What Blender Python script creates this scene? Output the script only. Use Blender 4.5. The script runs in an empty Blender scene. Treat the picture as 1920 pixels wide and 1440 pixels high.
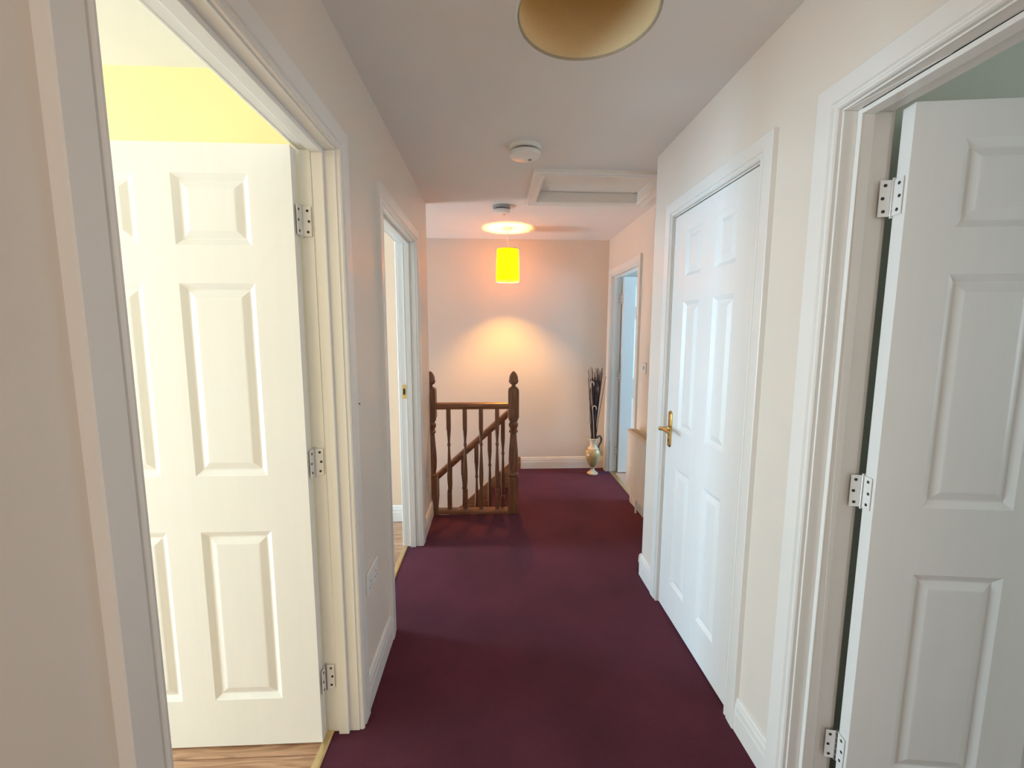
import bpy, bmesh, math, random
from mathutils import Vector, Matrix
random.seed(7)
S = bpy.context.scene
COL = S.collection
PI = math.pi

# ---------------------------------------------------------------- dimensions (metres)
XL, XR, XC, YB, H = -0.484, 0.886, 1.188, 4.410, 2.368
YEND, YCOR = 3.265, 2.370           # end of left wall, corner of the cupboard
LT, RT = 0.110, 0.127               # wall thicknesses left / right
DH = 1.990                          # door opening height

# ---------------------------------------------------------------- materials
def new_mat(name):
    m = bpy.data.materials.new(name); m.use_nodes = True
    nt = m.node_tree; b = nt.nodes['Principled BSDF']
    return m, nt, b

def paint(name, rgb, rough=0.6, bump=0.08, bscale=220.0, var=0.03, vscale=3.0, spec=0.4, stretch=(1, 1, 1), metal=0.0):
    m, nt, b = new_mat(name); N = nt.nodes; L = nt.links
    tc = N.new('ShaderNodeTexCoord'); mp = N.new('ShaderNodeMapping')
    mp.inputs['Scale'].default_value = stretch
    L.new(tc.outputs['Object'], mp.inputs['Vector'])
    n1 = N.new('ShaderNodeTexNoise'); n1.inputs['Scale'].default_value = vscale; n1.inputs['Detail'].default_value = 4
    L.new(mp.outputs[0], n1.inputs['Vector'])
    r = N.new('ShaderNodeValToRGB')
    r.color_ramp.elements[0].position = 0.3; r.color_ramp.elements[1].position = 0.7
    r.color_ramp.elements[0].color = [max(0, c * (1 - var)) for c in rgb] + [1]
    r.color_ramp.elements[1].color = [min(1, c * (1 + var)) for c in rgb] + [1]
    L.new(n1.outputs['Fac'], r.inputs[0]); L.new(r.outputs[0], b.inputs['Base Color'])
    b.inputs['Roughness'].default_value = rough; b.inputs['Metallic'].default_value = metal
    b.inputs['Specular IOR Level'].default_value = spec
    if bump:
        n2 = N.new('ShaderNodeTexNoise'); n2.inputs['Scale'].default_value = bscale; n2.inputs['Detail'].default_value = 3
        L.new(mp.outputs[0], n2.inputs['Vector'])
        bp = N.new('ShaderNodeBump'); bp.inputs['Strength'].default_value = bump; bp.inputs['Distance'].default_value = 0.002
        L.new(n2.outputs['Fac'], bp.inputs['Height']); L.new(bp.outputs[0], b.inputs['Normal'])
    return m

def carpet(name, dark, light):
    m, nt, b = new_mat(name); N = nt.nodes; L = nt.links
    tc = N.new('ShaderNodeTexCoord')
    n1 = N.new('ShaderNodeTexNoise'); n1.inputs['Scale'].default_value = 320; n1.inputs['Detail'].default_value = 2
    n2 = N.new('ShaderNodeTexNoise'); n2.inputs['Scale'].default_value = 2.2; n2.inputs['Detail'].default_value = 5
    for n in (n1, n2): L.new(tc.outputs['Object'], n.inputs['Vector'])
    mx = N.new('ShaderNodeMath'); mx.operation = 'MULTIPLY_ADD'; mx.inputs[1].default_value = 0.45
    L.new(n1.outputs['Fac'], mx.inputs[0])
    m2 = N.new('ShaderNodeMath'); m2.operation = 'MULTIPLY'; m2.inputs[1].default_value = 0.55
    L.new(n2.outputs['Fac'], m2.inputs[0]); L.new(m2.outputs[0], mx.inputs[2])
    r = N.new('ShaderNodeValToRGB')
    r.color_ramp.elements[0].position = 0.33; r.color_ramp.elements[1].position = 0.68
    r.color_ramp.elements[0].color = (*dark, 1); r.color_ramp.elements[1].color = (*light, 1)
    L.new(mx.outputs[0], r.inputs[0]); L.new(r.outputs[0], b.inputs['Base Color'])
    b.inputs['Roughness'].default_value = 0.95; b.inputs['Specular IOR Level'].default_value = 0.1
    b.inputs['Sheen Weight'].default_value = 0.25; b.inputs['Sheen Roughness'].default_value = 0.5
    b.inputs['Sheen Tint'].default_value = (0.8, 0.35, 0.45, 1)
    bp = N.new('ShaderNodeBump'); bp.inputs['Strength'].default_value = 0.6; bp.inputs['Distance'].default_value = 0.004
    L.new(n1.outputs['Fac'], bp.inputs['Height']); L.new(bp.outputs[0], b.inputs['Normal'])
    return m

def wood(name, dark, light, stretch=(18, 18, 1.6), rough=0.4):
    m, nt, b = new_mat(name); N = nt.nodes; L = nt.links
    tc = N.new('ShaderNodeTexCoord'); mp = N.new('ShaderNodeMapping'); mp.inputs['Scale'].default_value = stretch
    L.new(tc.outputs['Object'], mp.inputs['Vector'])
    n1 = N.new('ShaderNodeTexNoise'); n1.inputs['Scale'].default_value = 2.6; n1.inputs['Detail'].default_value = 6
    n1.inputs['Distortion'].default_value = 1.0
    L.new(mp.outputs[0], n1.inputs['Vector'])
    r = N.new('ShaderNodeValToRGB')
    r.color_ramp.elements[0].position = 0.3; r.color_ramp.elements[1].position = 0.72
    r.color_ramp.elements[0].color = (*dark, 1); r.color_ramp.elements[1].color = (*light, 1)
    L.new(n1.outputs['Fac'], r.inputs[0]); L.new(r.outputs[0], b.inputs['Base Color'])
    b.inputs['Roughness'].default_value = rough
    bp = N.new('ShaderNodeBump'); bp.inputs['Strength'].default_value = 0.12; bp.inputs['Distance'].default_value = 0.002
    L.new(n1.outputs['Fac'], bp.inputs['Height']); L.new(bp.outputs[0], b.inputs['Normal'])
    return m

def laminate(name):
    m, nt, b = new_mat(name); N = nt.nodes; L = nt.links
    tc = N.new('ShaderNodeTexCoord')
    br = N.new('ShaderNodeTexBrick'); br.inputs['Scale'].default_value = 1.0
    br.inputs['Brick Width'].default_value = 1.2; br.inputs['Row Height'].default_value = 0.19
    br.inputs['Mortar Size'].default_value = 0.0015
    br.inputs['Color1'].default_value = (0.50, 0.29, 0.17, 1); br.inputs['Color2'].default_value = (0.57, 0.34, 0.21, 1)
    br.inputs['Mortar'].default_value = (0.22, 0.10, 0.05, 1)
    L.new(tc.outputs['Object'], br.inputs['Vector'])
    mp = N.new('ShaderNodeMapping'); mp.inputs['Scale'].default_value = (2.0, 16, 1)
    L.new(tc.outputs['Object'], mp.inputs['Vector'])
    n1 = N.new('ShaderNodeTexNoise'); n1.inputs['Scale'].default_value = 2.0; n1.inputs['Detail'].default_value = 6
    n1.inputs['Distortion'].default_value = 2.5
    L.new(mp.outputs[0], n1.inputs['Vector'])
    r = N.new('ShaderNodeValToRGB')
    r.color_ramp.elements[0].position = 0.38; r.color_ramp.elements[1].position = 0.62
    r.color_ramp.elements[0].color = (0.62, 0.55, 0.5, 1); r.color_ramp.elements[1].color = (1, 1, 1, 1)
    L.new(n1.outputs['Fac'], r.inputs[0])
    mx = N.new('ShaderNodeMix'); mx.data_type = 'RGBA'; mx.blend_type = 'MULTIPLY'; mx.inputs[0].default_value = 1
    L.new(br.outputs['Color'], mx.inputs[6]); L.new(r.outputs[0], mx.inputs[7])
    L.new(mx.outputs[2], b.inputs['Base Color']); b.inputs['Roughness'].default_value = 0.35
    return m

def metal(name, rgb, rough=0.25):
    return paint(name, rgb, rough=rough, bump=0.0, var=0.06, vscale=30, spec=0.5, metal=1.0)

def fabric_shade(name, rgb, trans, fac=0.5):
    m, nt, b = new_mat(name); N = nt.nodes; L = nt.links
    tc = N.new('ShaderNodeTexCoord')
    w = N.new('ShaderNodeTexNoise'); w.inputs['Scale'].default_value = 260; w.inputs['Detail'].default_value = 2
    L.new(tc.outputs['Object'], w.inputs['Vector'])
    r = N.new('ShaderNodeValToRGB')
    r.color_ramp.elements[0].color = [c * 0.88 for c in rgb] + [1]; r.color_ramp.elements[1].color = (*rgb, 1)
    L.new(w.outputs['Fac'], r.inputs[0])
    d = N.new('ShaderNodeBsdfDiffuse'); t = N.new('ShaderNodeBsdfTranslucent'); mix = N.new('ShaderNodeMixShader')
    L.new(r.outputs[0], d.inputs['Color']); t.inputs['Color'].default_value = (*trans, 1)
    mix.inputs[0].default_value = fac
    L.new(d.outputs[0], mix.inputs[1]); L.new(t.outputs[0], mix.inputs[2])
    L.new(mix.outputs[0], N['Material Output'].inputs['Surface'])
    return m

def glow(name, rgb, strength):
    m, nt, b = new_mat(name)
    b.inputs['Base Color'].default_value = (1, 1, 1, 1)
    b.inputs['Emission Color'].default_value = (*rgb, 1); b.inputs['Emission Strength'].default_value = strength
    return m

M = dict(
    wall=paint('cream_wall_paint', (0.77, 0.705, 0.63), rough=0.42, bump=0.10, bscale=140, var=0.02, vscale=1.6, spec=0.4),
    ceil=paint('white_ceiling_paint', (0.76, 0.735, 0.715), rough=0.85, bump=0.05, var=0.015),
    yellow=paint('yellow_wall_paint', (0.92, 0.78, 0.40), rough=0.7, bump=0.05, var=0.02),
    paleyellow=paint('pale_yellow_wall_paint', (0.84, 0.76, 0.48), rough=0.7, bump=0.05, var=0.02),
    peach=paint('peach_wall_paint', (0.80, 0.60, 0.44), rough=0.7, bump=0.05, var=0.02),
    green=paint('pale_green_wall_paint', (0.62, 0.66, 0.58), rough=0.7, bump=0.05, var=0.02),
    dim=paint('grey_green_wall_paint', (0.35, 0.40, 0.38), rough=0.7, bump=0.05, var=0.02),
    gloss=paint('white_gloss_paint', (0.80, 0.785, 0.755), rough=0.30, bump=0.05, bscale=60, var=0.015, spec=0.5),
    door=paint('white_door_paint', (0.82, 0.81, 0.79), rough=0.34, bump=0.10, bscale=26, var=0.012, spec=0.45, stretch=(9, 9, 0.7)),
    carpet=carpet('burgundy_carpet', (0.034, 0.0080, 0.0150), (0.094, 0.0215, 0.038)),
    carpet2=carpet('beige_carpet', (0.40, 0.33, 0.26), (0.55, 0.46, 0.37)),
    lam=laminate('oak_laminate'),
    oak=wood('stained_oak_upright', (0.125, 0.050, 0.024), (0.270, 0.118, 0.057)),
    oakx=wood('stained_oak_lengthwise', (0.165, 0.068, 0.031), (0.340, 0.155, 0.074), stretch=(1.6, 18, 18)),
    brass=metal('polished_brass', (0.72, 0.50, 0.20), 0.22),
    gold=metal('satin_gold_strip', (0.72, 0.58, 0.33), 0.35),
    steel=metal('zinc_hinge_steel', (0.60, 0.61, 0.61), 0.35),
    screw=paint('dark_screw', (0.05, 0.05, 0.05), rough=0.5, bump=0, metal=0.6),
    plastic=paint('white_plastic', (0.80, 0.79, 0.76), rough=0.35, bump=0.0, var=0.01),
    grey=paint('grey_plastic_ring', (0.38, 0.40, 0.42), rough=0.45, bump=0.0, var=0.02),
    gapshadow=paint('vent_gap_shadow', (0.07, 0.06, 0.055), rough=0.6, bump=0.0, var=0.02),
    rad=paint('radiator_enamel', (0.74, 0.70, 0.64), rough=0.35, bump=0.0, var=0.01),
    radtop=paint('grille_enamel_warm_lit', (0.62, 0.50, 0.36), rough=0.4, bump=0.0, var=0.02),  # tan is the warm light on the grille, put into its colour
    shade=fabric_shade('mustard_fabric', (0.85, 0.60, 0.12), (1.0, 0.52, 0.0), 0.85),
    rim=paint('shade_rim_tape', (0.34, 0.29, 0.21), rough=0.7, bump=0.0),
    lining=fabric_shade('shade_lining', (0.74, 0.63, 0.40), (0.50, 0.34, 0.10), 0.18),
    bulb=glow('lit_bulb', (1.0, 0.45, 0.08), 1600.0),
    bulboff=paint('unlit_bulb_glass', (0.85, 0.84, 0.80), rough=0.15, bump=0.0),
    ewer=paint('cream_gold_ceramic', (0.46, 0.35, 0.17), rough=0.14, bump=0.0, var=0.42, vscale=14, spec=0.7),
    ewerd=paint('dark_bronze_glaze', (0.10, 0.085, 0.055), rough=0.2, bump=0.0, var=0.3, vscale=30),
    ewerw=paint('ivory_ceramic', (0.66, 0.57, 0.42), rough=0.2, bump=0.0, var=0.05),
    twig=paint('dark_twig_bark', (0.055, 0.033, 0.032), rough=0.8, bump=0.3, bscale=80, var=0.4, vscale=20),
    pale=paint('pale_dried_stem', (0.60, 0.50, 0.42), rough=0.7, bump=0.1, var=0.1),
)

# ---------------------------------------------------------------- mesh helpers
def box(bm, x0, x1, y0, y1, z0, z1):
    v = [bm.verts.new(p) for p in ((x0, y0, z0), (x1, y0, z0), (x1, y1, z0), (x0, y1, z0), (x0, y0, z1), (x1, y0, z1), (x1, y1, z1), (x0, y1, z1))]
    for f in ((0, 3, 2, 1), (4, 5, 6, 7), (0, 1, 5, 4), (1, 2, 6, 5), (2, 3, 7, 6), (3, 0, 4, 7)):
        bm.faces.new([v[i] for i in f])

def rings(bm, rs, cap=True, closed=False):
    """skin a list of vertex-coordinate rings"""
    vs = [[bm.verts.new(p) for p in r] for r in rs]
    n = len(vs[0]); m = len(vs)
    for i in range(m if closed else m - 1):
        a, b = vs[i], vs[(i + 1) % m]
        for j in range(n):
            k = (j + 1) % n
            bm.faces.new((a[j], a[k], b[k], b[j]))
    if cap and not closed:
        bm.faces.new(list(reversed(vs[0]))); bm.faces.new(vs[-1])

def lathe(bm, prof, cx=0, cy=0, n=32, cap=True):
    rings(bm, [[(cx + r * math.cos(2 * PI * j / n), cy + r * math.sin(2 * PI * j / n), z) for j in range(n)] for r, z in prof], cap)

def tube(bm, pts, rad, n=8):
    pts = [Vector(p) for p in pts]; rs = []
    ref = Vector((0.31, 0.87, 0.13)).normalized()
    for i, p in enumerate(pts):
        d = (pts[min(i + 1, len(pts) - 1)] - pts[max(i - 1, 0)]).normalized()
        u = d.cross(ref).normalized(); w = d.cross(u).normalized()
        r = rad[i] if isinstance(rad, (list, tuple)) else rad
        rs.append([p + u * r * math.cos(2 * PI * j / n) + w * r * math.sin(2 * PI * j / n) for j in range(n)])
    rings(bm, rs)

def extrude_profile(bm, prof, f0, f1):
    """closed 2D profile mapped by f0 and f1 to the two ends"""
    rings(bm, [[f0(*p) for p in prof], [f1(*p) for p in prof]])

def link(name, bm, mat, parent=None, smooth=False, bevel=0.0, seg=2, angle=35):
    bmesh.ops.remove_doubles(bm, verts=bm.verts, dist=1e-6)
    bmesh.ops.recalc_face_normals(bm, faces=bm.faces)
    me = bpy.data.meshes.new(name); bm.to_mesh(me); bm.free()
    me.materials.append(mat)
    o = bpy.data.objects.new(name, me); COL.objects.link(o)
    if parent: o.parent = parent
    if smooth:
        for p in me.polygons: p.use_smooth = True
        me.set_sharp_from_angle(angle=math.radians(angle))
    if bevel:
        b = o.modifiers.new('bevel', 'BEVEL'); b.width = bevel; b.segments = seg; b.limit_method = 'ANGLE'; b.angle_limit = math.radians(40)
    return o

def tag(o, label, cat=None, group=None, kind=None):
    o['label'] = label
    if cat: o['category'] = cat
    if group: o['group'] = group
    if kind: o['kind'] = kind
    return o

def empty(name, loc=(0, 0, 0), rz=0.0):
    o = bpy.data.objects.new(name, None); COL.objects.link(o)
    o.location = loc; o.rotation_euler = (0, 0, rz); o.empty_display_size = 0.1
    return o

def struct(name, bm, mat, label, cat, **k):
    return tag(link(name, bm, mat, **k), label, cat, kind='structure')

def copy_tree(o, parent=None):
    c = o.copy(); COL.objects.link(c)
    if parent: c.parent = parent
    for ch in [x for x in bpy.data.objects if x.parent == o]:
        copy_tree(ch, c)
    return c

def boxes(*bs):
    bm = bmesh.new()
    for b in bs: box(bm, *b)
    return bm

# ---------------------------------------------------------------- the shell
W0, W1, Y0 = -3.9, 4.0, -1.6
struct('floor', boxes((-0.575, 1.21, Y0, 3.262, -0.26, 0), (0.20, 1.21, 3.262, 4.43, -0.26, 0)), M['carpet'],
       'burgundy carpet covering the landing and hallway', 'floor')
struct('floor_left_room', boxes((W0, -0.604, Y0, 1.70, -0.26, -0.004)), M['lam'], 'orange-brown laminate floor inside the bright yellow room', 'floor')
struct('floor_left_far_room', boxes((W0, -0.604, 1.75, 3.20, -0.26, -0.004)), M['lam'], 'laminate floor inside the second doorway on the left', 'floor')
struct('floor_right_room', boxes((1.21, W1, Y0, 2.4, -0.26, -0.004)), M['carpet2'], 'beige floor of the room behind the near right door', 'floor')
struct('floor_right_far_room', boxes((1.262, W1, 2.4, 4.43, -0.26, -0.004)), M['carpet2'], 'beige floor of the room at the far right', 'floor')
struct('floor_lower', boxes((W0, 1.3, 3.16, 4.5, -2.75, -2.6)), M['carpet'], 'carpeted floor at the foot of the stairs', 'floor')

HX0, HX1, HY0, HY1 = 0.300, 1.040, 2.620, 3.145      # loft opening
struct('ceiling', boxes((W0, HX0, Y0, 4.5, H, H + 0.06), (HX1, W1, Y0, 4.5, H, H + 0.06), (HX0, HX1, Y0, HY0, H, H + 0.06), (HX0, HX1, HY1, 4.5, H, H + 0.06)),
       M['ceil'], 'plain white painted ceiling over the landing', 'ceiling')

D1 = (0.585, 1.412); D2 = (1.945, 2.762); D3 = (1.432, 2.108); D4 = (0.275, 1.108); D5 = (3.490, 4.275)
def wall_x(x0, x1, y0, y1, holes, z0=-0.26):
    bm = bmesh.new(); y = y0
    for a, b in holes:
        box(bm, x0, x1, y, a - 0.03, z0, H); box(bm, x0, x1, a - 0.03, b + 0.03, DH + 0.03, H); y = b + 0.03
    if y1 > y: box(bm, x0, x1, y, y1, z0, H)
    return bm
struct('wall_left', wall_x(XL - LT, XL, Y0, YEND, [D1, D2]), M['wall'], 'cream painted left wall with two open doorways', 'wall')
struct('wall_right', wall_x(XR, XR + RT, Y0, YCOR, [D4, D3]), M['wall'], 'cream painted right wall with the cupboard door', 'wall')
struct('wall_right_recess', wall_x(XC, XC + 0.1, YCOR - 0.1, YB, [D5]), M['wall'], 'cream wall in the recess behind the radiator at the far right', 'wall')
struct('wall_cupboard_return', boxes((XR + RT, XC, YCOR - 0.1, YCOR, -0.26, H)), M['wall'], 'cream return wall at the corner of the cupboard', 'wall')
struct('wall_back', boxes((W0, W1, YB, YB + 0.09, -2.75, H)), M['wall'], 'cream wall at the far end of the landing behind the hanging lamp', 'wall')
struct('wall_front', boxes((XL, XR, Y0 - 0.1, Y0, -0.26, H)), M['wall'], 'cream wall at the near end of the hallway', 'wall')
struct('wall_stairwell', boxes((W0, XL - LT, 3.200, YEND, -0.26, H), (W0, 1.3, 3.165, 3.262, -2.75, -0.26)), M['wall'], 'cream wall along the side of the stairwell', 'wall')
struct('wall_stairwell_end', boxes((W0 - 0.1, W0, 3.165, YB, -2.75, H)), M['wall'], 'cream wall at the end of the stairwell', 'wall')
struct('wall_left_room', boxes((W0, XL - LT, 1.69, 1.735, -0.26, H)), M['yellow'], 'bright yellow wall seen above the open left door', 'wall')
struct('wall_left_far_room_end', boxes((W0, XL - LT, 3.165, 3.200, -0.26, H)), M['peach'], 'peach wall seen through the second left doorway', 'wall')
struct('wall_left_far_room', boxes((W0, XL - LT, 1.735, 1.78, -0.26, H), (W0 - 0.1, W0, 1.735, 3.165, -0.26, H)), M['wall'], 'cream walls of the room inside the second left doorway', 'wall')
struct('wall_left_room_outer', boxes((W0 - 0.1, W0, Y0, 1.735, -0.26, H), (W0, XL, Y0 - 0.1, Y0, -0.26, H)), M['paleyellow'], 'outer yellow wall of the left room', 'wall')
struct('wall_right_room', boxes((XR + RT, W1, 1.195, 1.295, -0.26, H)), M['green'], 'pale green wall seen above the open right door', 'wall')
struct('wall_right_room_outer', boxes((W1, W1 + 0.1, Y0, YB, -0.26, H), (XR, W1, Y0 - 0.1, Y0, -0.26, H)), M['green'], 'outer pale green wall of the right room', 'wall')
struct('wall_right_far_room', boxes((XC + 0.1, W1, YCOR - 0.1, YCOR, -0.26, H)), M['dim'], 'grey green wall of the far right room', 'wall')

# ---------------------------------------------------------------- skirting boards
SK = [(0, 0), (0.015, 0), (0.015, 0.072), (0.013, 0.080), (0.0125, 0.098), (0.009, 0.108), (0.0085, 0.116), (0.004, 0.123), (0, 0.124)]
def skirt(name, p0, p1, n, label):
    bm = bmesh.new(); p0 = Vector(p0); p1 = Vector(p1); n = Vector(n)
    f = lambda base: (lambda t, z: base + n * t + Vector((0, 0, z)))
    extrude_profile(bm, SK, f(p0), f(p1))
    return struct(name, bm, M['gloss'], label, 'skirting board')
AW = 0.072
skirt('baseboard_left', (XL, Y0, 0), (XL, D1[0] - AW, 0), (1, 0, 0), 'white skirting board on the near left wall beside the camera')
skirt('baseboard_left.001', (XL, D1[1] + AW, 0), (XL, D2[0] - AW, 0), (1, 0, 0), 'white skirting board under the double socket on the left wall')
skirt('baseboard_left.002', (XL, D2[1] + AW, 0), (XL, YEND, 0), (1, 0, 0), 'short white skirting board beside the left newel post')
skirt('baseboard_right', (XR, D4[1] + AW, 0), (XR, D3[0] - AW, 0), (-1, 0, 0), 'white skirting board between cupboard door and near right doorway')
skirt('baseboard_right.001', (XR, D3[1] + AW, 0), (XR, YCOR + 0.015, 0), (-1, 0, 0), 'short white skirting board at the cupboard corner')
skirt('baseboard_right.002', (XR - 0.015, YCOR, 0), (XC, YCOR, 0), (0, 1, 0), 'white skirting board on the cupboard return')
skirt('baseboard_right.003', (XC, YCOR, 0), (XC, D5[0] - AW, 0), (-1, 0, 0), 'white skirting board below the radiator')
skirt('baseboard_back', (0.295, YB, 0), (XC, YB, 0), (0, -1, 0), 'white skirting board along the far end wall')
skirt('baseboard_left_far_room', (W0, 3.165, 0), (XL - LT, 3.165, 0), (0, -1, 0), 'white skirting board inside the second left doorway')

# ---------------------------------------------------------------- door frames
AP = [(0.004, 0), (0.004, 0.010), (0.007, 0.0145), (0.012, 0.0155), (0.017, 0.0135), (0.0185, 0.0105), (0.0215, 0.0105), (0.025, 0.0165), (0.048, 0.0182), (0.070, 0.019), (0.072, 0.0175), (0.072, 0)]
def frame(name, xface, nx, depth, d, label, stop_at, both=True):
    """architrave on the face at xface (normal nx), lining of given depth behind it"""
    y0, y1 = d
    root = empty(name, ((xface - nx * depth / 2), (y0 + y1) / 2, 0)); tag(root, label, 'door frame', kind='structure')
    ox, oy = root.location.x, root.location.y
    faces = [(xface, nx)] + ([(xface - nx * depth, -nx)] if both else [])
    for xf, n in faces:
        bm = bmesh.new()
        path = [(y0, 0, -1, 0), (y0, DH, -1, 1), (y1, DH, 1, 1), (y1, 0, 1, 0)]
        rings(bm, [[(xf + n * t - ox, y + sy * o - oy, z + sz * o) for o, t in AP] for y, z, sy, sz in path])
        link('architrave', bm, M['gloss'], root, smooth=True, angle=25)
    xa, xb = sorted((xface, xface - nx * depth))
    bm = bmesh.new()
    box(bm, xa - ox, xb - ox, y0 - 0.028 - oy, y0 - oy, 0, DH)
    box(bm, xa - ox, xb - ox, y1 - oy, y1 + 0.028 - oy, 0, DH)
    box(bm, xa - ox, xb - ox, y0 - 0.028 - oy, y1 + 0.028 - oy, DH, DH + 0.028)
    link('door_lining', bm, M['gloss'], root, bevel=0.0015)
    if stop_at:
        s0, s1 = stop_at; bm = bmesh.new()
        box(bm, s0 - ox, s1 - ox, y0 - oy, y0 + 0.013 - oy, 0, DH)
        box(bm, s0 - ox, s1 - ox, y1 - 0.013 - oy, y1 - oy, 0, DH)
        box(bm, s0 - ox, s1 - ox, y0 + 0.013 - oy, y1 - 0.013 - oy, DH - 0.013, DH)
        link('door_stop', bm, M['gloss'], root, bevel=0.002)
    return root
frame('trim_1', XL, 1, LT, D1, 'white moulded frame of the near left doorway to the yellow room', (XL - 0.070, XL - 0.034))
t2 = frame('trim_2', XL, 1, LT, D2, 'white moulded frame of the second left doorway beside the stairs', (XL - 0.070, XL - 0.034))
frame('trim_3', XR, -1, RT, D3, 'white moulded frame around the closed cupboard door', (XR + 0.044, XR + 0.08), both=False)
frame('trim_4', XR, -1, RT, D4, 'white moulded frame of the near right doorway', (XR + 0.036, XR + 0.072))
frame('trim_5', XC, -1, 0.1, (D5[0], D5[1]), 'white moulded frame of the far right doorway beside the vase', (XC + 0.022, XC + 0.056), both=False)
# latch plate on the far jamb of the second left doorway
bm = bmesh.new(); lx, ly = t2.location.x, t2.location.y
box(bm, XL - 0.100 - lx, XL - 0.073 - lx, D2[1] - 0.0025 - ly, D2[1] - ly, 1.01, 1.10)
sp = link('strike_plate', bm, M['brass'], t2, bevel=0.001); sp['label'] = 'small brass strike plate'
bm = bmesh.new(); box(bm, XL - 0.094 - lx, XL - 0.080 - lx, D2[1] - 0.0035 - ly, D2[1] - 0.0024 - ly, 1.035, 1.075)
link('latch_hole', bm, M['screw'], sp)

# threshold strips
def strip(x0, x1, d, label):
    bm = bmesh.new(); w = x1 - x0
    prof = [(0, -0.02), (0, 0.002), (0.006, 0.006), (w - 0.006, 0.006), (w, 0.002), (w, -0.02)]
    extrude_profile(bm, prof, lambda a, z: (x0 + a, d[0], z), lambda a, z: (x0 + a, d[1], z))
    return tag(link('threshold_strip', bm, M['gold']), label, 'threshold strip', 'metal threshold strips in the doorways')
strip(-0.604, -0.575, D1, 'gold metal threshold strip between laminate and carpet at near left doorway')
strip(-0.604, -0.575, D2, 'gold metal threshold strip at the second left doorway')
strip(1.21, 1.262, D5, 'gold metal threshold strip at the far right doorway past the radiator')

# ---------------------------------------------------------------- six panel doors
ROWS = [(0.181, 0.785), (0.973, 1.580), (1.692, 1.900)]
def leaf(bm, Wd, cols, T=0.038, z0=0.006, z1=1.985):
    xs = [0.0] + [c for p in cols for c in p] + [Wd]
    zs = [z0] + [c for p in ROWS for c in p] + [z1]
    ins = [(0.0, 0.0), (0.003, 0.0015), (0.018, 0.0095), (0.022, 0.0095), (0.042, 0.0025), (0.046, 0.002)]
    for face in (0, 1):
        Y = (lambda d: d) if face == 0 else (lambda d: T - d)
        for i in range(len(xs) - 1):
            for k in range(len(zs) - 1):
                a, b, c, d = xs[i], xs[i + 1], zs[k], zs[k + 1]
                if i % 2 and k % 2:
                    loops = [[(a + s, Y(dp), c + s), (b - s, Y(dp), c + s), (b - s, Y(dp), d - s), (a + s, Y(dp), d - s)] for s, dp in ins]
                    vs = [[bm.verts.new(p) for p in l] for l in loops]
                    for q in range(len(vs) - 1):
                        for j in range(4):
                            bm.faces.new((vs[q][j], vs[q][(j + 1) % 4], vs[q + 1][(j + 1) % 4], vs[q + 1][j]))
                    bm.faces.new(vs[-1])
                else:
                    bm.faces.new([bm.verts.new(p) for p in ((a, Y(0), c), (b, Y(0), c), (b, Y(0), d), (a, Y(0), d))])
    for a, b in zip(xs, xs[1:]):
        for z in (z0, z1): bm.faces.new([bm.verts.new(p) for p in ((a, 0, z), (b, 0, z), (b, T, z), (a, T, z))])
    for a, b in zip(zs, zs[1:]):
        for x in (0, Wd): bm.faces.new([bm.verts.new(p) for p in ((x, 0, a), (x, 0, b), (x, T, b), (x, T, a))])

def hinge_set(door, origin, dx, ldir, zs, edge_dir):
    """hinges at the pivot: one plate on the door edge, one on the lining"""
    first = None
    for z in zs:
        if first is None:
            bm = bmesh.new()
            # plate on the door edge and plate on the lining
            for (ux, uy) in (edge_dir, ldir):
                nx_, ny_ = -uy * 0.0009, ux * 0.0009
                pts = [(0, 0), (ux * 0.032, uy * 0.032)]
                v = []
                for zz in (-0.045, 0.045):
                    for (px, py) in ((pts[0][0] - nx_, pts[0][1] - ny_), (pts[1][0] - nx_, pts[1][1] - ny_), (pts[1][0] + nx_, pts[1][1] + ny_), (pts[0][0] + nx_, pts[0][1] + ny_)):
                        v.append(bm.verts.new((px, py, zz)))
                for f in ((0, 1, 2, 3), (4, 5, 6, 7), (0, 1, 5, 4), (1, 2, 6, 5), (2, 3, 7, 6), (3, 0, 4, 7)):
                    bm.faces.new([v[i] for i in f])
            h = link('hinge', bm, M['gloss'], door)
            bm = bmesh.new()
            for k in range(5):
                lathe(bm, [(0.0055, -0.045 + k * 0.018), (0.0055, -0.045 + k * 0.018 + 0.0160)], n=14)
            lathe(bm, [(0.0042, -0.050), (0.0042, 0.050)], n=12)
            kn = link('hinge_knuckle', bm, M['steel'], h, smooth=True); kn['label'] = 'bare zinc hinge knuckle'
            for (ux, uy) in (edge_dir, ldir):
                for zz, q in ((-0.032, 0.02), (0.0, 0.024), (0.032, 0.02)):
                    bm = bmesh.new(); c = Vector((ux * q, uy * q, zz)); n = Vector((-uy, ux, 0))
                    tube(bm, [c - n * 0.0018, c + n * 0.0018], 0.0042, 10)
                    link('screw', bm, M['screw'], h)
            h.location = (*origin, z); first = h
        else:
            h = copy_tree(first, door); h.location = (*origin, z)

# door_1: open 90 degrees into the yellow room; hinge edge at x = -0.597
W_A = 0.800; COLS_A = [(0.127, 0.351), (0.459, 0.683)]
bm = bmesh.new(); leaf(bm, W_A, COLS_A)
d1 = struct('door_1', bm, M['door'], 'white six-panel door standing open inside the yellow room at left', 'door')
d1.location = (-0.599, 1.404, 0); d1.rotation_euler = (0, 0, PI)       # local x runs to -X, front face (local y=T) towards -Y
hinge_set(d1, (-0.0065, -0.002), 0, (-0.92, -0.06), (1.775, 1.005, 0.222), (0, 0.98))

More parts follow.
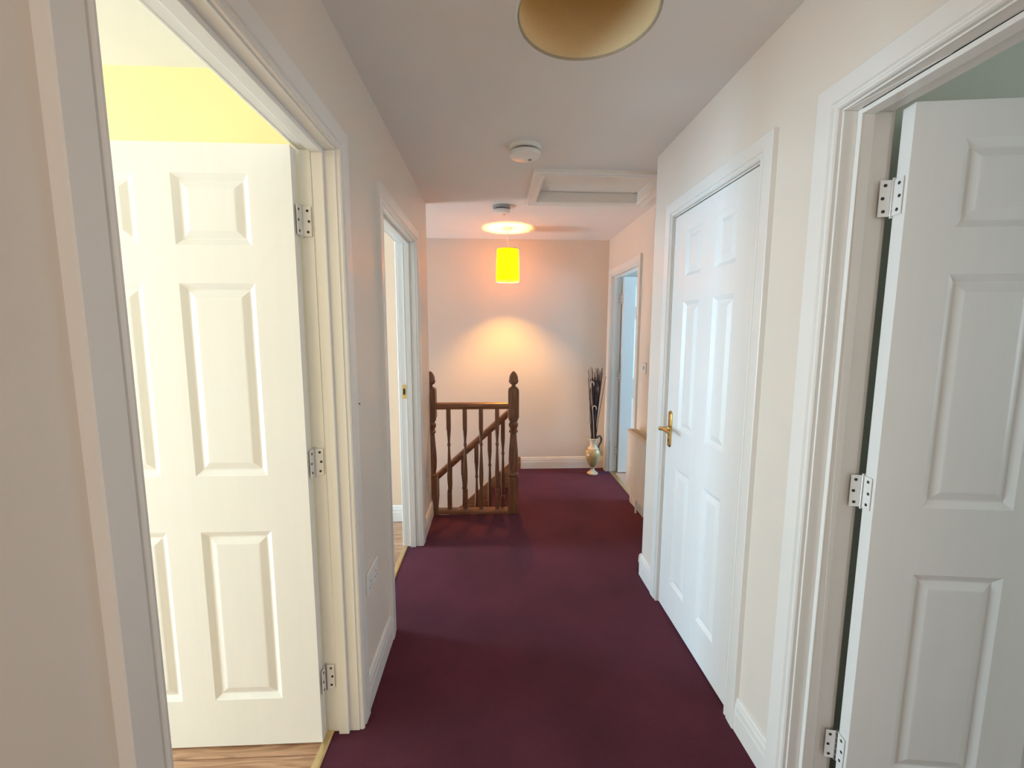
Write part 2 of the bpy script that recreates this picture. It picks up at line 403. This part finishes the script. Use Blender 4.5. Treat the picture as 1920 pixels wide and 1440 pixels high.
# door_4: right door, open about 82 degrees into the right room
bm = bmesh.new(); leaf(bm, W_A, [(0.119, 0.343), (0.449, 0.673)])
d4 = struct('door_2', bm, M['door'], 'white six-panel door standing open into the near right room', 'door')
ang = math.radians(-7.3)
d4.location = (1.018, 1.051, 0); d4.rotation_euler = (0, 0, ang)
hinge_set(d4, (-0.003, 0.041), 0, (-0.92, 0.10), (1.775, 1.000, 0.215), (0.0, -0.98))

# door_3: closed cupboard door, hinged on the near side, face flush with the wall
W_C = 0.668
bm = bmesh.new(); leaf(bm, W_C, [(0.125, 0.275), (0.393, 0.543)])
d3 = struct('door_3', bm, M['door'], 'closed white six-panel cupboard door with a brass lever handle', 'door')
d3.location = (XR + 0.040, D3[0] + 0.004, 0); d3.rotation_euler = (0, 0, PI / 2)   # local x -> +Y, local y=T -> -X face
bm = bmesh.new()
# local frame of the door: x along the door, y=0.038 the hall face
for k, zc in enumerate((1.775, 0.999, 0.222)):
    bm = bmesh.new()
    for q in range(5):
        z = zc - 0.05 + q * 0.02
        lathe(bm, [(0.0048, z), (0.0048, z + 0.0185)], 0.0, 0.0425, 12)
    box(bm, -0.003, 0.003, 0.020, 0.040, zc - 0.05, zc + 0.05)
    hh = link('hinge', bm, M['steel'], d3, smooth=True); hh['label'] = 'zinc hinge knuckle'
# brass handle
hx, hy, hz = W_C - 0.048, 0.038, 0.958
bm = bmesh.new()
pl = []
for s in range(25):
    a = 2 * PI * s / 24
    if s < 24: pl.append((0.019 * math.cos(a), 0.019 * math.sin(a) + (0.074 if math.sin(a) >= 0 else -0.074)))
pl2 = [(u * 0.80, w * 0.965) for u, w in pl]
rings(bm, [[(hx + u, hy, hz + w) for u, w in pl], [(hx + u, hy + 0.004, hz + w) for u, w in pl], [(hx + u, hy + 0.008, hz + w) for u, w in pl2]])
hd = link('handle_plate', bm, M['brass'], d3, smooth=True)
bm = bmesh.new()
tube(bm, [(hx, hy + 0.006, hz + 0.003), (hx, hy + 0.016, hz + 0.003), (hx, hy + 0.018, hz + 0.003), (hx, hy + 0.040, hz + 0.003), (hx, hy + 0.056, hz + 0.003), (hx, hy + 0.060, hz + 0.003)], [0.013, 0.012, 0.0085, 0.0085, 0.0105, 0.006], 16)
tube(bm, [(hx, hy + 0.048, hz + 0.003), (hx - 0.03, hy + 0.050, hz + 0.005), (hx - 0.07, hy + 0.048, hz + 0.004), (hx - 0.10, hy + 0.045, hz - 0.001), (hx - 0.112, hy + 0.045, hz - 0.004)], [0.0085, 0.0075, 0.0068, 0.0075, 0.004], 14)
lv = link('lever', bm, M['brass'], hd, smooth=True)
for zz in (-0.080, 0.080):
    bm = bmesh.new(); tube(bm, [(hx, hy + 0.0055, hz + zz), (hx, hy + 0.009, hz + zz)], 0.0035, 10)
    link('screw', bm, M['screw'], hd)
bm = bmesh.new(); tube(bm, [(hx, hy + 0.0055, hz - 0.055), (hx, hy + 0.0088, hz - 0.055)], 0.005, 12); box(bm, hx - 0.002, hx + 0.002, hy + 0.006, hy + 0.0088, hz - 0.068, hz - 0.055)
link('keyhole', bm, M['screw'], hd)

# far right door, open inside the far room
bm = bmesh.new(); leaf(bm, 0.762, [(0.120, 0.330), (0.432, 0.642)])
d5 = struct('door_4', bm, M['door'], 'bluish white door standing open inside the far right doorway', 'door')
d5.location = (XC + 0.105, 4.226, 0)
hinge_set(d5, (-0.003, 0.041), 0, (-0.92, 0.10), (1.775, 1.000, 0.222), (0.0, -0.98))

# ---------------------------------------------------------------- loft hatch
hat = tag(empty('loft_hatch', ((HX0 + HX1) / 2, (HY0 + HY1) / 2, H)), 'white loft hatch with moulded frame set in the ceiling', 'loft hatch')
cx, cy = hat.location.x, hat.location.y
bm = bmesh.new()
HP = [(-0.012, 0.055), (-0.012, -0.012), (0.0, -0.020), (0.010, -0.020), (0.016, -0.014), (0.030, -0.016), (0.046, -0.024), (0.058, -0.024), (0.060, -0.018), (0.060, 0.0), (0.0, 0.0), (0.0, 0.055)]
cs = [(HX0, HY0, -1, -1), (HX1, HY0, 1, -1), (HX1, HY1, 1, 1), (HX0, HY1, -1, 1)]
rings(bm, [[(x + sx * o - cx, y + sy * o - cy, z) for o, z in HP] for x, y, sx, sy in cs], closed=True)
link('hatch_frame', bm, M['gloss'], hat)
bm = bmesh.new(); box(bm, HX0 + 0.002 - cx, HX1 - 0.002 - cx, HY0 + 0.002 - cy, HY1 - 0.002 - cy, 0.056, 0.072)
link('hatch_panel', bm, M['gloss'], hat)

# ---------------------------------------------------------------- smoke detectors
def detector(x, y, r, label, ring):
    t = tag(empty('smoke_detector', (x, y, H)), label, 'smoke detector', 'round detectors on the ceiling')
    bm = bmesh.new(); lathe(bm, [(r, 0), (r, -0.012), (r * 0.97, -0.018), (r * 0.9, -0.020)]); link('mounting_base', bm, M['plastic'] if not ring else M['grey'], t, smooth=True)
    bm = bmesh.new(); lathe(bm, [(r * 0.80, -0.019), (r * 0.80, -0.030)]); link('vent_ring', bm, M['gapshadow'], t, smooth=True)
    bm = bmesh.new(); lathe(bm, [(r * 0.95, -0.029), (r * 0.97, -0.037), (r * 0.92, -0.047), (r * 0.72, -0.054), (r * 0.15, -0.056), (0.001, -0.056)]); link('cover', bm, M['plastic'], t, smooth=True)
    bm = bmesh.new(); lathe(bm, [(0.010, -0.0545), (0.010, -0.058), (0.006, -0.059)], r * 0.3, r * 0.2, 14); link('test_button', bm, M['grey'], t, smooth=True)
detector(0.168, 2.28, 0.082, 'larger white round smoke detector on ceiling beside loft hatch', False)
detector(0.069, 3.30, 0.066, 'smaller round smoke detector on ceiling nearer the far lamp', True)

# ---------------------------------------------------------------- pendant lamps
def pendant(x, y, lit, label):
    t = tag(empty('pendant_lamp', (x, y, H)), label, 'ceiling lamp', 'matching mustard drum pendant lamps')
    bm = bmesh.new(); lathe(bm, [(0.036, 0), (0.038, -0.008), (0.034, -0.018), (0.020, -0.026), (0.008, -0.030)]); link('ceiling_rose', bm, M['plastic'], t, smooth=True)
    bm = bmesh.new(); lathe(bm, [(0.0032, -0.028), (0.0032, -0.215)], n=10); link('cord', bm, M['plastic'], t, smooth=True)
    bm = bmesh.new(); lathe(bm, [(0.008, -0.205), (0.018, -0.215), (0.019, -0.265), (0.0175, -0.275)]); link('lamp_holder', bm, M['plastic'], t, smooth=True)
    zt, zb, rt, rb = -0.185, -0.468, 0.096, 0.104
    bm = bmesh.new(); n = 48
    lathe(bm, [(rt, zt), ((rt + rb) / 2, (zt + zb) / 2), (rb, zb)], n=n, cap=False)
    sh = link('lamp_shade', bm, M['shade'] , t, smooth=True); sh['label'] = 'mustard yellow fabric drum shade'
    bm = bmesh.new(); lathe(bm, [(rt - 0.0025, zt), ((rt + rb) / 2 - 0.0025, (zt + zb) / 2), (rb - 0.0025, zb)], n=n, cap=False)
    if not lit:
        link('shade_lining', bm, M['lining'], sh, smooth=True)
    else: bm.free()
    for r, z in ((rt, zt), (rb, zb)):
        bm = bmesh.new()
        rings(bm, [[((r + 0.0025 * math.cos(b)) * math.cos(a), (r + 0.0025 * math.cos(b)) * math.sin(a), z + 0.0035 * math.sin(b)) for b in [2 * PI * q / 8 for q in range(8)]] for a in [2 * PI * s / n for s in range(n)]], closed=True)
        link('shade_rim', bm, M['rim'], sh, smooth=True)
    bm = bmesh.new()
    for k in range(3):
        a = k * 2 * PI / 3 + 0.3
        tube(bm, [(0.018 * math.cos(a), 0.018 * math.sin(a), -0.220), (0.060 * math.cos(a), 0.060 * math.sin(a), -0.212), (rt * math.cos(a), rt * math.sin(a), zt - 0.002)], 0.0016, 6)
    link('shade_spider', bm, M['steel'], t, smooth=True)
    bm = bmesh.new(); lathe(bm, [(0.013, -0.272), (0.0135, -0.290), (0.022, -0.312), (0.029, -0.335), (0.0295, -0.352), (0.023, -0.372), (0.010, -0.382), (0.001, -0.384)]); link('bulb', bm, M['bulb'] if lit else M['bulboff'], t, smooth=True)
    return t
pendant(0.139, 3.965, True, 'lit mustard yellow pendant lamp hanging before the far wall')
pendant(0.142, 0.685, False, 'unlit pendant lamp shade close to the camera at the top edge')

# ---------------------------------------------------------------- landing balustrade
GY = 3.306
def sq(h, x=0, y=0):
    return lambda z: [(x - h, y - h, z), (x + h, y - h, z), (x + h, y + h, z), (x - h, y + h, z)]
def turned(bm, prof, n=20):
    lathe(bm, prof, n=n)
def newel_bm(full):
    bm = bmesh.new(); h = 0.041
    box(bm, -h, h, -h, h, -0.26 if full else -0.26, 0.300)
    turned(bm, [(0.030, 0.300), (0.040, 0.306), (0.040, 0.318), (0.031, 0.326), (0.029, 0.335), (0.035, 0.37), (0.0385, 0.43), (0.036, 0.50), (0.030, 0.575), (0.025, 0.635), (0.0245, 0.648), (0.035, 0.655), (0.035, 0.668), (0.026, 0.675), (0.030, 0.690), (0.037, 0.705), (0.038, 0.722), (0.030, 0.735), (0.028, 0.744), (0.037, 0.752), (0.039, 0.765), (0.036, 0.775)])
    box(bm, -h, h, -h, h, 0.775, 0.985)
    rings(bm, [sq(h)(0.985), sq(h * 0.97)(0.996), sq(h * 0.85)(1.006), sq(h * 0.62)(1.013)])
    return bm
def finial_bm():
    bm = bmesh.new()
    turned(bm, [(0.022, 1.010), (0.020, 1.018), (0.015, 1.026), (0.017, 1.034), (0.030, 1.042), (0.0375, 1.054), (0.0385, 1.066), (0.034, 1.075), (0.035, 1.082), (0.032, 1.098), (0.024, 1.118), (0.013, 1.132), (0.005, 1.138), (0.001, 1.140)], 24)
    return bm
bal = tag(empty('balustrade', (-0.155, GY, 0)), 'stained wooden balustrade guarding the landing edge above the stairs', 'balustrade')
def newel(x, full=True):
    n = link('newel_post', newel_bm(full), M['oak'], bal, smooth=True, bevel=0.0, angle=30); n.location = (x + 0.155, 0, 0)
    link('finial', finial_bm(), M['oak'], n, smooth=True)
newel(0.163); newel(-0.481)
RAIL = [(-0.016, 0.842), (-0.022, 0.852), (-0.030, 0.862), (-0.031, 0.874), (-0.026, 0.886), (-0.014, 0.893), (0, 0.8955), (0.014, 0.893), (0.026, 0.886), (0.031, 0.874), (0.030, 0.862), (0.022, 0.852), (0.016, 0.842)]
bm = bmesh.new(); extrude_profile(bm, RAIL, lambda y, z: (-0.442 + 0.155, y, z), lambda y, z: (0.124 + 0.155, y, z))
link('handrail', bm, M['oakx'], bal, smooth=True)
BASE = [(-0.040, 0.0), (-0.040, 0.018), (-0.026, 0.030), (0.026, 0.030), (0.040, 0.018), (0.040, 0.0)]
bm = bmesh.new(); extrude_profile(bm, BASE, lambda y, z: (-0.442 + 0.155, y, z), lambda y, z: (0.124 + 0.155, y, z))
link('base_rail', bm, M['oakx'], bal)
def baluster_bm(z0, zt0, zt1, z1a, z1b=None, h=0.0165):
    """square blocks below and above, a turned vase between; top may slope (z1a left, z1b right)"""
    z1b = z1a if z1b is None else z1b
    bm = bmesh.new(); box(bm, -h, h, -h, h, z0, zt0)
    L_ = zt1 - zt0
    P = [(0.011, 0), (0.0165, 0.012), (0.0165, 0.03), (0.011, 0.042), (0.0125, 0.07), (0.0165, 0.17), (0.0172, 0.26), (0.0150, 0.42), (0.0115, 0.58), (0.0095, 0.68), (0.0092, 0.73), (0.0135, 0.745), (0.0135, 0.77), (0.0095, 0.785), (0.0105, 0.84), (0.0135, 0.91), (0.0160, 0.97), (0.0165, 1.0)]
    turned(bm, [(r, zt0 + L_ * q) for r, q in P], 16)
    v = [bm.verts.new(p) for p in ((-h, -h, zt1), (h, -h, zt1), (h, h, zt1), (-h, h, zt1), (-h, -h, z1a), (h, -h, z1b), (h, h, z1b), (-h, h, z1a))]
    for f in ((0, 3, 2, 1), (4, 5, 6, 7), (0, 1, 5, 4), (1, 2, 6, 5), (2, 3, 7, 6), (3, 0, 4, 7)): bm.faces.new([v[i] for i in f])
    return bm
first = link('baluster', baluster_bm(0.026, 0.175, 0.680, 0.846), M['oak'], bal, smooth=True, angle=30)
for i, x in enumerate((-0.346, -0.219, -0.093, 0.034)):
    b = first if i == 0 else copy_tree(first, bal)
    b.location = (x + 0.155, 0, 0)

# ---------------------------------------------------------------- staircase going down to the left
RISE, GO, X0 = 0.200, 0.225, 0.200
ST0, ST1 = 3.385, YB - 0.002
stair = tag(empty('staircase', (X0, (ST0 + ST1) / 2, 0)), 'staircase with burgundy carpet descending left behind the balustrade', 'staircase')
sx_, sy_ = stair.location.x, stair.location.y
for k in range(12):
    bm = bmesh.new(); zt = -RISE * (k + 1)
    xa = X0 - GO * (k + 1); xb = X0 - GO * k
    prof = [(xa - 0.016, zt - 0.012), (xa - 0.018, zt - 0.004), (xa - 0.012, zt), (xb, zt), (xb, zt + RISE - 0.013), (xb + 0.02, zt + RISE - 0.013), (xb + 0.02, zt - 0.03), (xa - 0.012, zt - 0.03)]
    extrude_profile(bm, prof, lambda x, z: (x - sx_, ST0 + 0.03 - sy_, z), lambda x, z: (x - sx_, ST1 - 0.03 - sy_, z))
    link('step', bm, M['carpet'], stair)
sl = RISE / GO
def string(y0, y1, name, lab, top, xr):
    bm = bmesh.new(); xl = -2.45
    z = lambda x, o: (x - X0) * sl + o
    prof = [(xl, z(xl, -0.22)), (xr, z(xr, -0.22)), (xr, z(xr, top) if z(xr, top) < 0.13 else 0.13), (xl, z(xl, top))]
    if z(xr, top) > 0.13:
        xk = X0 + (0.13 - top) / sl
        prof = [(xl, z(xl, -0.22)), (xr, z(xr, -0.22)), (xr, 0.13), (xk, 0.13), (xl, z(xl, top))]
    extrude_profile(bm, prof, lambda x, q: (x - sx_, y0 - sy_, q), lambda x, q: (x - sx_, y1 - sy_, q))
    o = link('stair_string', bm, M['oakx'], stair); o['label'] = lab
string(ST1 - 0.028, ST1, 'w', 'wall-side wooden stair string', 0.085, 0.292)
string(ST0, ST0 + 0.03, 'n', 'outer wooden stair string below the sloping rail', 0.06, 0.122)
# sloping rail with balusters
sb = tag(empty('stair_balustrade', (0.10, 3.400, 0)), 'sloping wooden stair rail with turned balusters descending to the left', 'stair balustrade')
slope = 0.5 / 0.556 * 1.0
rz_ = lambda x: 0.795 + (x - 0.091) * slope           # top of the rail
bm = bmesh.new(); RH = [(y * 0.9, (z - 0.8955)) for y, z in RAIL]
xa, xb = -2.2, 0.122
extrude_profile(bm, RH, lambda y, z: (xa - 0.10, y, rz_(xa) + z * 1.30), lambda y, z: (xb - 0.10, y, rz_(xb) + z * 1.30))
link('handrail', bm, M['oakx'], sb, smooth=True)
x = 0.082
while x > -2.1:
    zt = rz_(x) - 0.060; zb = (x - X0) * sl + 0.045
    b = link('baluster', baluster_bm(zb, zb + 0.14, zt - 0.15, zt - 0.0165 * slope, zt + 0.0165 * slope), M['oak'], sb, smooth=True, angle=30)
    b.location = (x - 0.10, 0, 0); x -= 0.108

# ---------------------------------------------------------------- radiator
rad = tag(empty('radiator', (XC, 2.96, 0.0)), 'white panel radiator with a grille top on the right recess wall', 'radiator')
ry, hl = 2.96, 0.375
RX0, RX1 = XC - 0.098, XC - 0.022
bm = bmesh.new(); n = 22
prof = []
for i in range(n):      # shallow vertical flutes of the front panel
    y0 = -hl + 2 * hl * i / n; w = 2 * hl / n
    prof += [(y0, 0.0), (y0 + w * 0.2, 0.004), (y0 + w * 0.8, 0.004)]
prof += [(hl, 0.0), (hl, -0.012), (-hl, -0.012)]
extrude_profile(bm, prof, lambda y, d: (RX0 - XC - d + 0.004, y, 0.165), lambda y, d: (RX0 - XC - d + 0.004, y, 0.655))
link('front_panel', bm, M['rad'], rad, bevel=0.0)
bm = bmesh.new(); box(bm, RX1 - XC - 0.012, RX1 - XC, -hl, hl, 0.165, 0.655); link('rear_panel', bm, M['rad'], rad, bevel=0.002)
for s in (-1, 1):
    bm = bmesh.new(); box(bm, RX0 - XC, RX1 - XC, s * hl - 0.004, s * hl + 0.004, 0.16, 0.662); link('side_panel', bm, M['rad'], rad, bevel=0.002)
bm = bmesh.new()
box(bm, RX0 - XC - 0.004, RX0 - XC + 0.012, -hl, hl, 0.655, 0.668); box(bm, RX1 - XC - 0.012, RX1 - XC, -hl, hl, 0.655, 0.668)
for i in range(31):
    y = -hl + 2 * hl * i / 30; box(bm, RX0 - XC + 0.010, RX1 - XC - 0.010, y - 0.0055, y + 0.0055, 0.655, 0.667)
g = link('top_grille', bm, M['radtop'], rad); g['label'] = 'slatted grille top with warm light painted in'
bm = bmesh.new(); tube(bm, [(-0.045, hl - 0.10, 0.166), (-0.045, hl - 0.10, 0.0)], 0.0075, 12); link('pipe', bm, M['rad'], rad, smooth=True)
bm = bmesh.new(); tube(bm, [(-0.065, -hl + 0.03, 0.166), (-0.065, -hl + 0.03, 0.0)], 0.0075, 12); link('pipe', bm, M['rad'], rad, smooth=True)
bm = bmesh.new(); tube(bm, [(-0.065, -hl, 0.09), (-0.065, -hl - 0.012, 0.09), (-0.065, -hl - 0.04, 0.09), (-0.065, -hl - 0.05, 0.09)], [0.012, 0.017, 0.017, 0.010], 16)
tube(bm, [(-0.065, -hl + 0.03, 0.09), (-0.065, -hl - 0.002, 0.09)], 0.010, 12)
link('valve', bm, M['plastic'], rad, smooth=True)
# ---------------------------------------------------------------- electrical fittings
sk = tag(empty('wall_socket', (XL, 1.612, 0.477)), 'white double power socket low on the left wall', 'power socket')
bm = bmesh.new(); box(bm, 0.0, 0.010, -0.0735, 0.0735, -0.043, 0.043); link('face_plate', bm, M['plastic'], sk, bevel=0.004, seg=3)
for s in (-0.036, 0.036):
    bm = bmesh.new(); box(bm, 0.009, 0.0135, s - 0.006, s + 0.006, 0.010, 0.032); link('rocker_switch', bm, M['plastic'], sk, bevel=0.0015)
    bm = bmesh.new()
    for (yy, zz, w, h) in ((s, 0.000, 0.0022, 0.004), (s - 0.011, -0.020, 0.0035, 0.0018), (s + 0.011, -0.020, 0.0035, 0.0018)):
        box(bm, 0.009, 0.0104, yy - w, yy + w, zz - h, zz + h)
    link('pin_slots', bm, M['screw'], sk)
ls = tag(empty('light_switch', (XC, 3.275, 1.165)), 'small light switch on the recess wall above the radiator', 'light switch')
bm = bmesh.new(); box(bm, -0.010, 0.0, -0.043, 0.043, -0.043, 0.043); link('face_plate', bm, M['plastic'], ls, bevel=0.004, seg=3)
bm = bmesh.new(); box(bm, -0.014, -0.009, -0.007, 0.007, -0.012, 0.012); link('rocker_switch', bm, M['grey'], ls, bevel=0.0015)
bm = bmesh.new(); tube(bm, [(XL - 0.002, 1.545, 1.177), (XL + 0.004, 1.545, 1.177), (XL + 0.005, 1.545, 1.177)], [0.002, 0.002, 0.0042], 10)
tag(link('wall_nail', bm, M['screw'], smooth=True), 'tiny dark nail in the left wall above the double socket', 'nail')

# ---------------------------------------------------------------- ewer vase and twigs
VX, VY = 1.022, 4.205
ew = tag(empty('ewer_vase', (VX, VY, 0)), 'cream and gold ewer vase standing on carpet by far right doorway', 'vase')
bm = bmesh.new(); lathe(bm, [(0.050, 0.0), (0.056, 0.004), (0.055, 0.014), (0.044, 0.022), (0.034, 0.028), (0.022, 0.040), (0.017, 0.055), (0.022, 0.068), (0.024, 0.074)], n=36)
link('foot', bm, M['ewerw'], ew, smooth=True)
bm = bmesh.new(); lathe(bm, [(0.022, 0.072), (0.034, 0.090), (0.052, 0.120), (0.068, 0.158), (0.076, 0.195), (0.077, 0.218), (0.070, 0.245), (0.056, 0.266)], n=40)
link('body', bm, M['ewer'], ew, smooth=True)
bm = bmesh.new()
pr = [(0.057, 0.264), (0.058, 0.270), (0.046, 0.278), (0.035, 0.295), (0.031, 0.318), (0.034, 0.340), (0.044, 0.362), (0.052, 0.374), (0.049, 0.377), (0.040, 0.362), (0.029, 0.338), (0.027, 0.30)]
lathe(bm, pr, n=36, cap=False)
link('neck', bm, M['ewerw'], ew, smooth=True)
bm = bmesh.new()
tube(bm, [(0.034, 0.02, 0.352), (0.05, 0.024, 0.385), (0.076, 0.03, 0.388), (0.092, 0.034, 0.362), (0.088, 0.034, 0.325), (0.070, 0.03, 0.295), (0.062, 0.026, 0.270), (0.070, 0.024, 0.240), (0.083, 0.024, 0.215), (0.080, 0.022, 0.190), (0.072, 0.02, 0.184)], [0.008, 0.010, 0.011, 0.011, 0.010, 0.0095, 0.0095, 0.010, 0.0105, 0.009, 0.006], 12)
link('handle', bm, M['ewerd'], ew, smooth=True)
for i in range(46):
    a = random.uniform(0, 2 * PI); r0 = random.uniform(0.002, 0.020); r1 = random.uniform(0.02, 0.098)
    tx, ty = VX + 0.012 + r1 * math.cos(a) * 1.0, VY + r1 * math.sin(a) * 0.75
    ty = min(ty, YB - 0.03)
    bx, by = VX + r0 * math.cos(a), VY + r0 * math.sin(a)
    top = random.uniform(0.96, 1.10); bz = 0.31
    w = random.uniform(-0.012, 0.012); w2 = random.uniform(-0.010, 0.010)
    pts = []
    for q in range(8):
        t = q / 7; e = t ** 1.05
        pts.append((bx + (tx - bx) * e + w * math.sin(t * 5 + i), by + (ty - by) * e + w2 * math.sin(t * 6 + i), bz + (top - bz) * t))
    bm = bmesh.new(); tube(bm, pts, [0.0042 - 0.0022 * q / 7 for q in range(8)], 6)
    tag(link('dried_twig', bm, M['twig'], smooth=True), 'thin dark dried twig standing upright in the ewer vase', 'twig', 'dark dried twigs in the ewer vase')
for i, (dx, z, lab) in enumerate(((-0.060, 0.94, 'pale curled dried reed highest among the dark twigs'), (-0.030, 0.70, 'pale hooked dried reed halfway up the dark twigs'))):
    bm = bmesh.new()
    pts = [(VX + 0.004, VY - 0.02, 0.32), (VX + dx * 0.3, VY - 0.035, 0.32 + (z - 0.32) * 0.5), (VX + dx * 0.8, VY - 0.05, z - 0.05), (VX + dx, VY - 0.055, z), (VX + dx + 0.018, VY - 0.06, z + 0.020), (VX + dx + 0.036, VY - 0.06, z + 0.006), (VX + dx + 0.040, VY - 0.06, z - 0.022)]
    tube(bm, pts, [0.0018, 0.0018, 0.002, 0.004, 0.006, 0.006, 0.002], 8)
    tag(link('curled_reed', bm, M['pale'], smooth=True), lab, 'dried reed')

# ---------------------------------------------------------------- lights
def area(name, loc, rot, sx, sy, power, col):
    l = bpy.data.lights.new(name, 'AREA'); l.shape = 'RECTANGLE'; l.size = sx; l.size_y = sy; l.energy = power; l.color = col
    o = bpy.data.objects.new(name, l); COL.objects.link(o); o.location = loc; o.rotation_euler = rot
    return o
R90 = PI / 2
area('daylight_left_room_window', (-3.85, 0.55, 1.16), (R90, 0, -R90), 1.8, 1.9, 106, (0.62, 0.84, 1.0))
area('daylight_left_far_room', (-3.85, 2.85, 1.25), (R90, 0, -R90), 0.5, 1.6, 96, (0.44, 0.74, 1.0))
area('daylight_right_room_window', (3.95, -0.30, 1.40), (R90, 0, R90), 1.6, 1.2, 19, (0.80, 0.91, 1.0))
area('daylight_right_far_window', (3.95, 3.2, 1.40), (R90, 0, R90), 1.2, 1.2, 60, (0.40, 0.70, 1.0))
area('daylight_stair_window', (-3.80, 3.90, -0.9), (R90 + 0.35, 0, -R90), 0.9, 1.6, 102, (0.86, 0.92, 1.0))
area('hall_near_end_fill', (0.20, -1.55, 1.45), (R90, 0, 0), 1.1, 1.2, 10, (1.0, 0.87, 0.76))  # added warm fill behind the camera, no window modelled there

p = bpy.data.lights.new('warm_fill_left_room', 'POINT'); p.energy = 6.5; p.color = (1.0, 0.70, 0.40); p.shadow_soft_size = 0.12  # added warm fill without a fitting, warms the open left door
po = bpy.data.objects.new('warm_fill_left_room', p); COL.objects.link(po); po.location = (-1.75, -0.55, 2.05)
p = bpy.data.lights.new('warm_fill_left_far_room', 'POINT'); p.energy = 4.5; p.color = (1.0, 0.66, 0.36); p.shadow_soft_size = 0.12  # added warm fill, unseen, offsets the blue daylight in the second left room
po = bpy.data.objects.new('warm_fill_left_far_room', p); COL.objects.link(po); po.location = (-2.8, 1.98, 2.0)
w = bpy.data.worlds.new('World'); S.world = w; w.use_nodes = True
w.node_tree.nodes['Background'].inputs['Color'].default_value = (0.75, 0.85, 1.0, 1)
w.node_tree.nodes['Background'].inputs['Strength'].default_value = 0.4

# ---------------------------------------------------------------- camera
F_PX, PITCH, YAW, ROLL, EYE = 799.87, 0.1179, 0.0456, 0.0025, 1.4303
cam = bpy.data.cameras.new('camera'); co = bpy.data.objects.new('camera', cam); COL.objects.link(co)
cam.sensor_width = 36.0; cam.lens = F_PX / 1920 * 36.0; cam.clip_start = 0.02
Fv = Vector((math.sin(YAW) * math.cos(PITCH), math.cos(YAW) * math.cos(PITCH), -math.sin(PITCH)))
Rv = Vector((math.cos(YAW), -math.sin(YAW), 0)); Uv = Rv.cross(Fv)
R2 = Rv * math.cos(ROLL) + Uv * math.sin(ROLL); U2 = Uv * math.cos(ROLL) - Rv * math.sin(ROLL)
m = Matrix(((R2.x, U2.x, -Fv.x, 0), (R2.y, U2.y, -Fv.y, 0), (R2.z, U2.z, -Fv.z, EYE), (0, 0, 0, 1)))
co.matrix_world = m
S.camera = co
S.view_settings.view_transform = 'Standard'; S.view_settings.look = 'None'
S.view_settings.exposure = 0.40; S.view_settings.gamma = 1.0; S.view_settings.use_curve_mapping = False
S.cycles.max_bounces = 9; S.cycles.diffuse_bounces = 6
